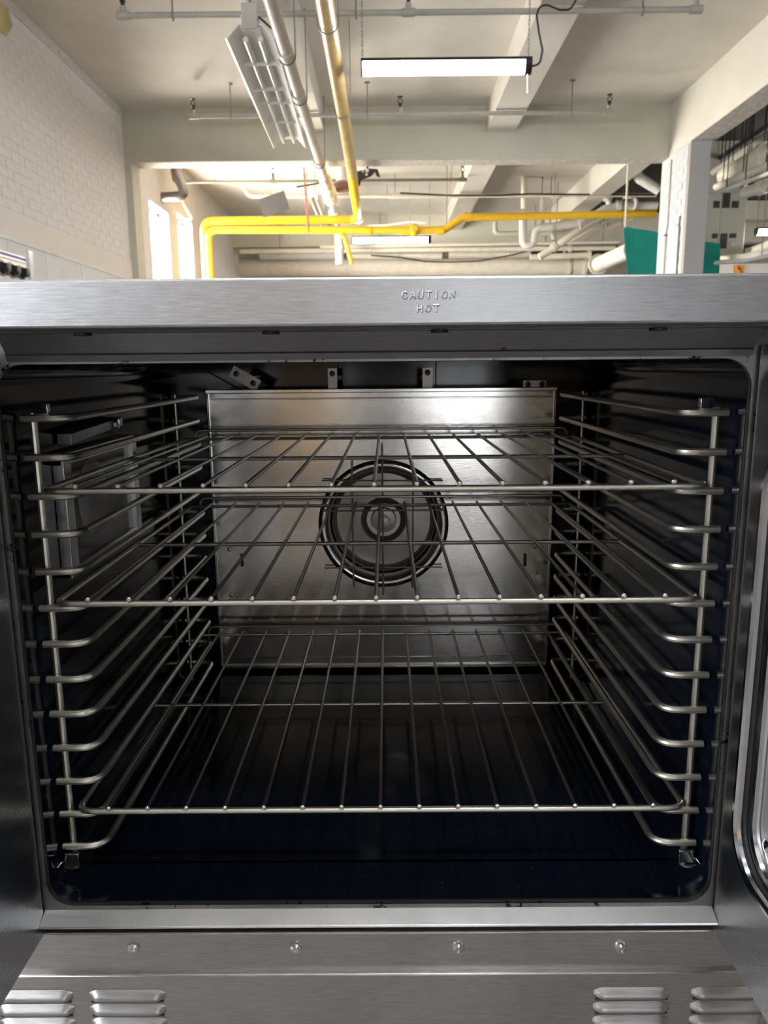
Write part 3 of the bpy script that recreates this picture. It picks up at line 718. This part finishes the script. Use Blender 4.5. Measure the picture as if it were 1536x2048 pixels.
side_pipe('thick cream pipe with a white collar at the right edge', (1560, 300), (1452, 352), 2.15, .115, 'cream', (.75,))
side_pipe('narrow cream pipe sloping above the vented cabinet', (1560, 322), (1432, 374), 2.0, .04, 'cream', (.4,))
side_pipe('pale thin pipe under the thick cream pipe at right', (1560, 338), (1440, 384), 1.86, .022, 'white_pipe')
side_pipe('cream pipe with coupling right of the cabinet top', (1565, 362), (1488, 386), 1.85, .06, 'cream', (.5,))
fb = onY(1440, 415, 14.0); fb2 = onY(1600, 440, 14.0)
struct('trim_9', MB().box(fb.x, 9.2, 13.9, 14.2, fb2.z, CZ), 'putty', 'grey cross beam in the side bay at the far right', 'beam', smooth=False)
for k, (lab, a, b, z, r) in enumerate((('low pale cable tray running under the far lamp at right', (1560, 474), (1488, 506), 1.45, .05), ('lowest bundle of pale cables at the right edge', (1565, 496), (1434, 521), 1.25, .04), ('bundle of white cables between the lamp and the orange sign', (1565, 508), (1434, 527), 1.12, .03))):
    p, q_ = onZ(*a, z), onZ(*b, z)
    t = thing('cable_bundle', q_, lab, 'cable bundle', 'cable bundles in the side bay')
    for j in range(4):
        o = Vector((random.uniform(-r, r), 0, random.uniform(-r, r)))
        part('cable', MB().tube([p + o, p.lerp(q_, .5) + o * .6 + Vector((0, 0, -.02)), q_ + o], r * .5, 8), 'cream' if j % 2 else 'wrap', t)
    for s in (.1, .3): rod(t, p.lerp(q_, s), CZ + .02, .003)
hd = onY(1430, 528, 13.6)
struct('wall_header', MB().box(hd.x - .1, 9.2, 13.6, 13.75, FZ, hd.z), 'plaster', 'cream low partition wall far right behind the oven', 'wall', smooth=False)
sg = [onY(x, y, 13.58) for x, y in ((1468, 530), (1489, 530), (1489, 547), (1468, 547))]
t = thing('orange_sign', sg[3], 'small orange sign with a red mark on the far right partition', 'sign')
part('plate', MB().prism(sg, (0, .02, 0)), 'orange', t, smooth=False)
mk = MB(); A = lambda x, y: onY(x, y, 13.575)
mk.tube([A(1476, 531), A(1478, 540)], .012, 6); mk.tube(fillet([A(1476, 539), A(1480, 535), A(1483, 546)], .03), .014, 6)
part('red_mark', mk, 'red', t)

# control strip of the appliance on the left wall
ap = thing('wall_appliance', (-2.7, 5.2, FZ), 'white appliance with black knobs against the left brick wall', 'appliance')
XA = -2.6
part('cabinet', MB().box(XL + .04, XA, 4.2, 5.80, FZ, .80), 'white_metal', ap, bevel=.01)
part('control_strip', MB().box(XA, XA + .006, 4.3, 5.66, .60, .80), 'steel', ap, smooth=False)
part('stripe', MB().box(XA + .006, XA + .009, 4.3, 5.66, .775, .79), 'purple', ap, smooth=False)
part('stripe', MB().box(XA + .006, XA + .009, 4.3, 5.66, .752, .758), 'gold', ap, smooth=False)
for yk in (5.3, 5.44, 5.58):
    kb = part('knob', MB().lathe([(.045, 0), (.042, .012), (.034, .014), (.03, .05), (.0, .052)], (XA + .006, yk, .685), (1, 0, 0), 18), 'black', ap)
    part('bezel', MB().lathe([(.056, 0), (.056, .004), (.044, .006)], (XA + .006, yk, .685), (1, 0, 0), 18), 'bead', kb)
part('end_trim', MB().box(XA, XA + .02, 5.69, 5.76, .58, .86), 'white_metal', ap, bevel=.004)

# =================================================================== THE OVEN
CX = -.0135
ov = thing('convection_oven', (CX, 1.1, FZ), 'open stainless steel convection oven with black enamel interior', 'oven')
OL, OR = -.3975, .3715                       # inner walls
OT, OB = .012, -.603                         # inner roof and floor
FY, BY = .745, 1.56
# cavity liner: rounded tube + back
prof = rrect(OL, OR, OB, OT, .03, 6)
n = len(prof); vs_, fs = [], []
for yy in (FY + .004, BY): vs_ += [(x, yy, z) for x, z in prof]
fs = [(i, (i + 1) % n, n + (i + 1) % n, n + i) for i in range(n)] + [tuple(range(n, 2 * n))]
part('cavity_liner', MB().add(vs_, fs), 'enamel', ov)
# worn front frame around the opening
inn = rrect(-.3835, .3565, -.5905, .006, .028, 6)
outr = []
for (x, z) in inn:
    outr.append((-.50 if x < CX else .473, -.597 if z < -.3 else .06))
fo = []
for k, (x, z) in enumerate(inn):
    dx, dz = x - CX, z + .29
    fo.append((x, z))
O = rrect(-.46, .433, -.5975, .05, .001, 6)
part('front_frame', MB().ring([(x, FY, z) for x, z in O], [(x, FY, z) for x, z in inn], (0, .006, 0)), 'frame', ov, smooth=False)
seal = MB().tube([(x * 1.0, FY + .006, z) for x, z in rrect(-.3855, .3585, -.5925, .008, .028, 6)], .003, 6, closed=True)
part('gasket', seal, 'dark', ov)
# outer shell
sh = MB()
sh.box(-.50, -.46, FY, 1.75, -.93, .07); sh.box(.433, .473, FY, 1.75, -.93, .07)
sh.box(-.46, .433, 1.60, 1.75, -.93, .07); sh.box(-.46, .433, FY + .01, 1.60, .02, .07); sh.box(-.46, .433, FY + .03, 1.60, -.93, -.61)
part('outer_shell', sh, 'steel_panel', ov, smooth=False)
# top trim with the embossed warning
tt = part('top_trim', MB().box(-.52, .495, .64, .80, .0337, .0734), 'steel_trim', ov, bevel=.0025)
part('under_rail', MB().box(-.50, .473, .70, .742, .0335, .0375), 'frame', ov, smooth=False)
for x in (160, 540, 880, 1320):
    c = onY(x, 655, .70); part('rail_notch', MB().lathe([(.008, 0), (.008, .003)], (c.x, .705, .0337), (0, 0, -1), 12), 'black', ov)
part('door_header', MB().prism([(-.366, .748, .037), (-.366, .722, .0365), (-.366, .7375, .0155), (-.366, .7365, .014), (-.366, .739, .0085), (-.366, .748, .0085)], (.366 + .352, 0, 0)), 'steel_header_shade', ov, smooth=False)
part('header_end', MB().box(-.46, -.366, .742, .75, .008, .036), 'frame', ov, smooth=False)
for px_, py_ in ((1007, 692), (1082, 689)):
    c = onY(px_, py_, .737); part('rivet_mark', MB().lathe([(.0035, 0), (.003, .001), (0, .0015)], c, (0, -1, 0), 10), 'dark', ov)
STROKES = {
 'C': [[(.85, .82), (.68, .97), (.4, 1), (.16, .85), (.08, .5), (.16, .15), (.4, 0), (.68, .03), (.85, .18)]],
 'A': [[(.05, 0), (.5, 1), (.95, 0)], [(.24, .33), (.76, .33)]],
 'U': [[(.1, 1), (.1, .28), (.25, .04), (.5, 0), (.75, .04), (.9, .28), (.9, 1)]],
 'T': [[(.02, 1), (.98, 1)], [(.5, 1), (.5, 0)]], 'I': [[(.5, 1), (.5, 0)]],
 'O': [[(.5, 1), (.8, .88), (.93, .5), (.8, .12), (.5, 0), (.2, .12), (.07, .5), (.2, .88), (.5, 1)]],
 'N': [[(.08, 0), (.08, 1), (.92, 0), (.92, 1)]], 'H': [[(.1, 0), (.1, 1)], [(.9, 0), (.9, 1)], [(.1, .5), (.9, .5)]]}
def text(body, x0, x1, z0, z1):
    n = len(body); pitch = (x1 - x0 - .0046) / (n - 1); r = .0009
    for k, chh in enumerate(body):
        mb = MB()
        for st in STROKES[chh]:
            P_ = [(x0 + pitch * k + .0046 * a, .6398, z0 + r + (z1 - z0 - 2 * r) * b) for a, b in st]
            mb.tube(P_, r, 8); 
            for q in (P_[0], P_[-1]): mb.lathe([(r, 0), (r * .7, r * .7), (0, r)], q, (0, -1, 0), 8, False)
        tag(part('letter', mb, 'steel_letter', tt, ang=70), 'embossed letter %s' % chh)
text('CAUTION', .0134, .0571, .0546, .0616)
text('HOT', .0258, .0440, .0439, .0509)
# sill, hinge strip and louvred panel
part('door_sill', MB().prism([(-.389, .7455, -.5945), (-.389, .7275, -.6040), (-.389, .7275, -.6065), (-.389, .7455, -.6085)], (.389 + .3605, 0, 0)), 'steel_sill', ov, bevel=.0015)
part('sill_gap_shade', MB().box(-.46, .433, .746, .750, -.64, -.6080), 'dark', ov, smooth=False)  # near-black filler, painted shade between sill and hinge strip
part('hinge_strip', MB().box(-.50, .473, .7405, .7725, -.681, -.6228), 'steel_panel', ov, bevel=.002)
sm = MB().lathe([(.0072, 0), (.0072, .001), (.006, .0032), (.003, .0045), (.0022, .0042), (.0, .0038)], (0, 0, 0), (0, -1, 0), 18).mesh('screw', 'bead')
for x, z in ((-.2904, -.640), (-.1071, -.6411), (.0759, -.6422), (.2586, -.6433)): part('screw', sm, None, ov, origin=(x, .7405, z))
lo = part('louvred_panel', MB().box(-.50, .473, .7345, .7745, -.93, -.6716), 'steel_panel', ov, bevel=.002)
def louver(L, h=.0145, out=.0065):
    mb = MB(); nu, nv = 22, 8; vs_, fs = [], []
    for i in range(nu + 1):
        u = i / nu; x = (u - .5) * L
        e = min(u, 1 - u) * L / .011; e = math.sin(min(1, e) * PI / 2)
        for j in range(nv + 1):
            v = j / nv
            p = math.sin(min(1, v * 1.45) * PI / 2) if v < .69 else max(0.0, math.cos((v - .69) / .31 * PI / 2)) ** .8
            hh = .55 + .45 * e
            vs_.append((x, -out * e * max(0, p), h * hh * (.5 - v)))
    for i in range(nu):
        for j in range(nv):
            a = i * (nv + 1) + j; fs.append((a, a + 1, a + nv + 2, a + nv + 1))
    return mb.add(vs_, fs).mesh('louver', 'steel_panel', ang=60)
lm = louver(.0865)
slm = MB().box(-.041, .041, -.0008, 0, -.0012, .0012).mesh('louver_slot', 'slot', smooth=False)
for xc in (-.4045, -.2996, .2722, .3823):
    for k in range(6):
        zc = -.6972 - .0183 * k
        l_ = part('louver', lm, None, ov, origin=(xc, .7343, zc))
        part('louver_slot', slm, None, l_, origin=(xc, .7343, zc - .0082))
for x in (-.44, .41):
    for y in (.82, 1.68):
        part('leg', MB().lathe([(.02, 0), (.024, .09), (.03, .12), (.03, .125)], (x, y, FZ), (0, 0, 1), 16), 'bead', ov)
# doors, both swung open at right angles
def door(name, s, X, hy):
    """s = +1 right hand door; inner face at X"""
    Y0, Y1_, Z0, Z1 = .352, .7415, -.622, .019
    d = MB(); th = .045 * s
    O = rrect(Y0, Y1_, Z0, Z1, .002, 8); I = rrect(.395, hy, -.507, -.075, .05, 8)
    mb = MB().ring([(X, y, z) for y, z in O], [(X, y, z) for y, z in I], (th, 0, 0))
    dd = part(name, mb, 'steel_door', ov, bevel=.0015, smooth=False)
    bd = MB()
    bd.tube([(X + .001 * s, y, z) for y, z in rrect(.390, hy + .005, -.512, -.070, .053, 10)], .0062, 10, closed=True)
    part('window_bead', bd, 'bead', dd)
    part('inner_bead', MB().tube([(X + .012 * s, y, z) for y, z in rrect(.402, hy - .006, -.501, -.081, .046, 10)], .005, 8, closed=True), 'bead', dd)
    part('seal_groove', MB().tube([(X + .005 * s, y, z) for y, z in rrect(.3975, hy - .0015, -.5055, -.0765, .05, 10)], .0025, 6, closed=True), 'dark', dd)
    pan_o = rrect(.404, hy - .008, -.499, -.083, .044, 8); pan_i = rrect(.45, hy - .048, -.445, -.13, .02, 8)
    part('window_pan', MB().ring([(X + .018 * s, y, z) for y, z in pan_o], [(X + .022 * s, y, z) for y, z in pan_i], (.003 * s, 0, 0)), 'steel_sill', dd)
    part('window_glass', MB().prism([(X + .024 * s, y, z) for y, z in rrect(.44, hy - .038, -.455, -.12, .02, 6)], (.005 * s, 0, 0)), 'glass', dd, smooth=False)
    part('corner_tab', MB().lathe([(.008, 0), (.007, .003), (.004, .005), (0, .0055)], (X + .017 * s, hy - .029, -.472), (-s, 0, 0), 14), 'bead', dd)
    hb = MB().box(min(X + .03 * s, X + th + .004 * s), max(X + .03 * s, X + th + .004 * s), Y0 - .002, Y0 + .03, -.42, -.18)
    part('handle_plate', hb, 'black', dd)
    return dd
door('oven_door', 1, .3605, .703)
door('oven_door', -1, -.3885, .64)
# back baffle with blower inlet
YBf = 1.44; k_ = YBf / 1.42
bx0, bx1, bz0, bz1 = -.333 * k_, .3135 * k_, -.582 * k_, -.0435 * k_
fc = (-.0077 * k_, -.297 * k_); R0 = .1235 * k_
N = 96
circ, rect = [], []
for i in range(N):
    a = 2 * PI * i / N; ca, sa = math.cos(a), math.sin(a)
    circ.append((fc[0] + R0 * ca, fc[1] + R0 * sa))
    t_ = min([(bx1 - fc[0]) / ca if ca > 1e-9 else 9, (bx0 - fc[0]) / ca if ca < -1e-9 else 9, (bz1 - fc[1]) / sa if sa > 1e-9 else 9, (bz0 - fc[1]) / sa if sa < -1e-9 else 9])
    rect.append([fc[0] + t_ * ca, fc[1] + t_ * sa])
for cxx in (bx0, bx1):
    for czz in (bz0, bz1):
        j = min(range(N), key=lambda i: (rect[i][0] - cxx) ** 2 + (rect[i][1] - czz) ** 2); rect[j] = [cxx, czz]
baf = part('fan_baffle', MB().ring([(x, YBf, z) for x, z in rect], [(x, YBf, z) for x, z in circ], (0, .0015, 0)), 'steel_baffle', ov, ang=20)
rim = MB()
rim.box(bx0 - .003, bx1 + .003, YBf - .012, YBf + .02, bz1 - .002, bz1 + .006)
rim.box(bx0 - .003, bx0 + .001, YBf - .006, YBf + .08, bz0, bz1); rim.box(bx1 - .001, bx1 + .003, YBf - .006, YBf + .08, bz0, bz1)
rim.box(bx0, bx1, YBf - .008, YBf + .02, bz0 - .006, bz0)
part('baffle_flange', rim, 'steel_baffle', baf, bevel=.0015)
part('lower_crease', MB().box(bx0 + .004, bx1 - .004, YBf - .0025, YBf, bz0 + .014, bz0 + .017), 'steel_baffle', baf, bevel=.001)
part('upper_crease', MB().box(bx0 + .004, bx1 - .004, YBf - .0025, YBf, bz1 - .014, bz1 - .011), 'steel_baffle', baf, bevel=.001)
for x, y in ((484, 1120), (1050, 1120)):
    c = onY(x, y, YBf - .001); part('slot_hole', MB().box(c.x - .003, c.x + .003, YBf - .0015, YBf, c.z - .013, c.z + .013), 'dark', baf, smooth=False)
for x, y in ((459, 1099), (1072, 1145), (463, 1190), (1070, 1093)):
    c = onY(x, y, YBf - .001); part('bolt', MB().lathe([(.005, 0), (.004, .002), (0, .003)], (c.x, YBf, c.z), (0, -1, 0), 10), 'bracket', baf)
part('inlet_ring', MB().lathe([(R0 + .002, -.0005), (R0 - .002, -.006), (R0 - .010, -.008), (R0 - .016, -.002), (R0 - .019, .012), (R0 - .020, .03), (R0 - .016, .03), (R0 - .004, .003), (R0 + .002, -.0005)], (fc[0], YBf, fc[1]), (0, 1, 0), 64, False), 'steel_baffle', ov, ang=60)
wh = part('blower_wheel', MB().lathe([(0, .030), (.011, .030), (.012, .036), (.024, .038), (.026, .046), (.034, .046), (.040, .040), (.046, .046), (.094, .050), (.103, .030), (.1035, .09), (0, .09)], (fc[0], YBf, fc[1]), (0, 1, 0), 64), 'wheel', ov)
for r_ in (.102, .097):
    part('wheel_rim', MB().tube([(fc[0] + r_ * math.cos(a), YBf + (.034 if r_ > .1 else .046), fc[1] + r_ * math.sin(a)) for a in [2 * PI * i / 48 for i in range(48)]], .0018, 6, closed=True), 'bracket', wh)
part('hub_nut', MB().lathe([(.009, 0), (.009, .008), (0, .009)], (fc[0], YBf + .030, fc[1]), (0, -1, 0), 6), 'bracket', wh, smooth=False)
gd = part('inlet_guard', MB().tube([onY(644, 961, YBf - .012), onY(886, 961, YBf - .012)], .0016, 8), 'bracket', ov)
for (a, b) in (((648, 1022), (886, 1020)), ((649, 1136), (885, 1134))):
    part('guard_wire', MB().tube([onY(*a, YBf - .012), onY(*b, YBf - .012)], .0016, 8), 'bracket', gd)
for (a, b) in (((703, 922), (708, 1176)), ((764, 888), (767, 1190)), ((826, 926), (825, 1176))):
    part('guard_wire', MB().tube([onY(*a, YBf - .0145), onY(*b, YBf - .0145)], .0017, 8), 'bracket', gd)
# mounting tabs above the baffle
for (x, y, ang_, hw, hh, holes) in ((490, 757, -.52, .029, .0115, ((-.018, 0), (.018, 0))), (665, 757, PI / 2, .019, .0085, ((.009, 0),)), (855, 756, PI / 2, .019, .0095, ((.010, 0),)), (1069, 768, .0, .0215, .0065, ((-.013, 0), (.014, 0)))):
    c = onY(x, y, 1.452); ax = Vector((math.cos(ang_), 0, math.sin(ang_))); az = Vector((-math.sin(ang_), 0, math.cos(ang_)))
    tb = part('mounting_tab', MB().obox(c, ax, (0, 1, 0), az, hw, .0015, hh), 'bracket', ov, smooth=False)
    part('stand_off', MB().box(c.x - .006, c.x + .006, c.y + .0015, BY, c.z - .004, c.z + .004), 'enamel', tb, smooth=False)
    for (u, v_) in holes: part('bolt', MB().lathe([(.0058, 0), (.0055, .003), (0, .004)], c + ax * u + az * v_ + Vector((0, -.0015, 0)), (0, -1, 0), 10), 'black', tb)
for (a, b) in (((388, 729), (478, 778)), ((1162, 745), (1110, 778)), ((675, 722), (675, 780)), ((872, 722), (872, 780))):
    part('back_seam', MB().tube([onY(*a, BY - .004), onY(*b, BY - .004)], .0012, 6), 'bracket', ov)
part('floor_seam', MB().box(OL + .01, OR - .01, .835, .8385, OB - .001, OB + .0006), plain('seam_black', (.0005, .0005, .0006), .9, 0, **{'Specular IOR Level': 0}), ov, smooth=False)
# interior lamp on the left wall
LX = OL
lampf = MB()
ya, yb, za, zb = .885, 1.15, -.25, -.10
lampf.box(LX, LX + .014, ya, ya + .022, za, zb); lampf.box(LX, LX + .014, yb - .02, yb, za, zb)
lampf.box(LX, LX + .012, ya, yb, zb - .012, zb + .003); lampf.box(LX, LX + .012, ya, yb, za, za + .012)
lamp = part('lamp_frame', lampf, 'steel_sill', ov, bevel=.001)
part('lamp_glass', MB().box(LX + .004, LX + .007, ya + .02, yb - .02, za + .01, zb - .01), plain('lamp_pane', (.2, .2, .2), .2, .6), lamp, smooth=False)
part('lamp_reflector', MB().lathe([(.05, 0), (.045, .003), (.02, .0045), (0, .005)], (LX + .007, .985, -.165), (1, 0, 0), 20), plain('lamp_white', (.7, .68, .66), .4), lamp)
part('lamp_bracket', MB().prism([(LX + .002, .9, -.088), (LX + .002, 1.08, -.078), (LX + .002, 1.08, -.066), (LX + .002, .9, -.074)], (.018, 0, 0)), 'bracket', lamp, bevel=.001)
part('lamp_screw', MB().lathe([(.008, 0), (.006, .004), (0, .005)], (LX + .02, 1.05, -.074), (1, 0, 0), 12), 'bead', lamp)

# =================================================================== RACK GUIDES
GZ = [-.0505 - .0428 * i for i in range(13)]
GY, GR = .815, 1.386
def guide(s, label):
    post_x = CX - .0005 + s * .3715; tip = CX + s * .3805; inn_ = CX + s * .331
    t = thing('rack_guide', (post_x, 1.1, OB), label, 'rack guide', 'wire rack guides')
    for yy in (GY, GR):
        yq = yy + (.0085 if yy < 1 else -.002)
        part('post', MB().tube([(post_x, yq, OB), (post_x, yq, GZ[0] + .005)], .0040 if yy < 1 else .003, 10), 'wire', t)
    pts = fillet([(tip, GY, 0), (inn_, GY, 0), (inn_, GR + .008, 0), (tip, GR + .008, 0)], .022, 6)
    pts = [Vector((p.x, p.y, 0)) for p in pts]
    rm = MB().tube([p - Vector((post_x, GY, 0)) for p in pts], .0043, 10).mesh('rung', 'wire')
    for z in GZ: part('rung', rm, None, t, origin=(post_x, GY, z))
    for yy in (GY,):
        cl = MB().box(min(post_x - s * .012, post_x + s * .006), max(post_x - s * .012, post_x + s * .006), yy - .008, yy - .004, GZ[-1] - .022, GZ[-1] - .006)
        cl.obox((post_x + s * .0075, yy - .010, GZ[-1] - .018), (s * .4, -.6, -.5), (0, .6, -.4), (1, 0, 0), .004, .009, .001)
        part('foot_clip', cl, 'bead', t, bevel=.0006)
        part('top_clip', MB().box(min(post_x - s * .022, post_x - s * .008), max(post_x - s * .022, post_x - s * .008), yy - .003, yy + .004, GZ[0] + .004, GZ[0] + .016), 'bead', t, bevel=.001)
    return t
guide(-1, 'chrome wire rack guide standing against the left oven wall')
guide(1, 'chrome wire rack guide standing against the right oven wall')

# =================================================================== OVEN RACKS
def make_rack(x0, y0, zb, label):
    t = thing('oven_rack', (x0, y0, zb), label, 'oven rack', 'wire oven racks')
    hw, D = .3595, .598; r = .0036
    loop = fillet([(x0 - hw, y0 + D, zb), (x0 - hw, y0, zb), (x0 + hw, y0, zb), (x0 + hw, y0 + D, zb)], .020, 6)
    part('frame_bar', MB().tube(loop, r, 12), 'wire', t)
    part('rear_bar', MB().tube([(x0 - hw, y0 + D, zb), (x0 + hw, y0 + D, zb)], .003, 10), 'wire_shade', t)
    part('centre_bar', MB().tube([(x0 - hw, y0 + .285, zb), (x0 + hw, y0 + .285, zb)], .003, 10), 'wire_shade', t)
    wpts = [(0, -.0035, .006), (0, .004, .0058), (0, D + .004, .0048)]
    wm = MB().tube(wpts, .0024, 8, caps=True).mesh('wire', 'wire_shade')
    tip = MB().lathe([(.0030, 0), (.0029, .0018), (.0018, .003), (0, .0032)], (0, 0, 0), (0, -1, 0), 10).mesh('wire_tip', 'wire')
    for i in range(15):
        x = x0 + (-.3205 + .641 * i / 14)
        wi = part('wire', wm, None, t, origin=(x, y0, zb))
        part('wire_tip', tip, None, wi, origin=(x, y0 - .0028, zb + .006))
    b0, b1 = x0 - .341, x0 + .3475
    part('back_stop', MB().tube(fillet([(b0 - .018, y0 + D - .02, zb - .016), (b0 - .004, y0 + D + .006, zb - .018), (b0, y0 + D + .006, zb + .0155), (b1, y0 + D + .006, zb + .0155), (b1 + .004, y0 + D + .006, zb - .018), (b1 + .018, y0 + D - .02, zb - .016)], .012, 5), .0026, 10), 'wire_shade', t)
    return t
z_of = lambda i: GZ[i] + .0043 + .0037
make_rack(-.014, .7995, z_of(2), 'wire oven rack on the highest occupied guide rung, topmost of three')
make_rack(-.0135, .805, z_of(5), 'wire oven rack in the middle, between the other two racks')
make_rack(-.011, .807, z_of(11), 'wire oven rack just above the oven floor, lowest of three')
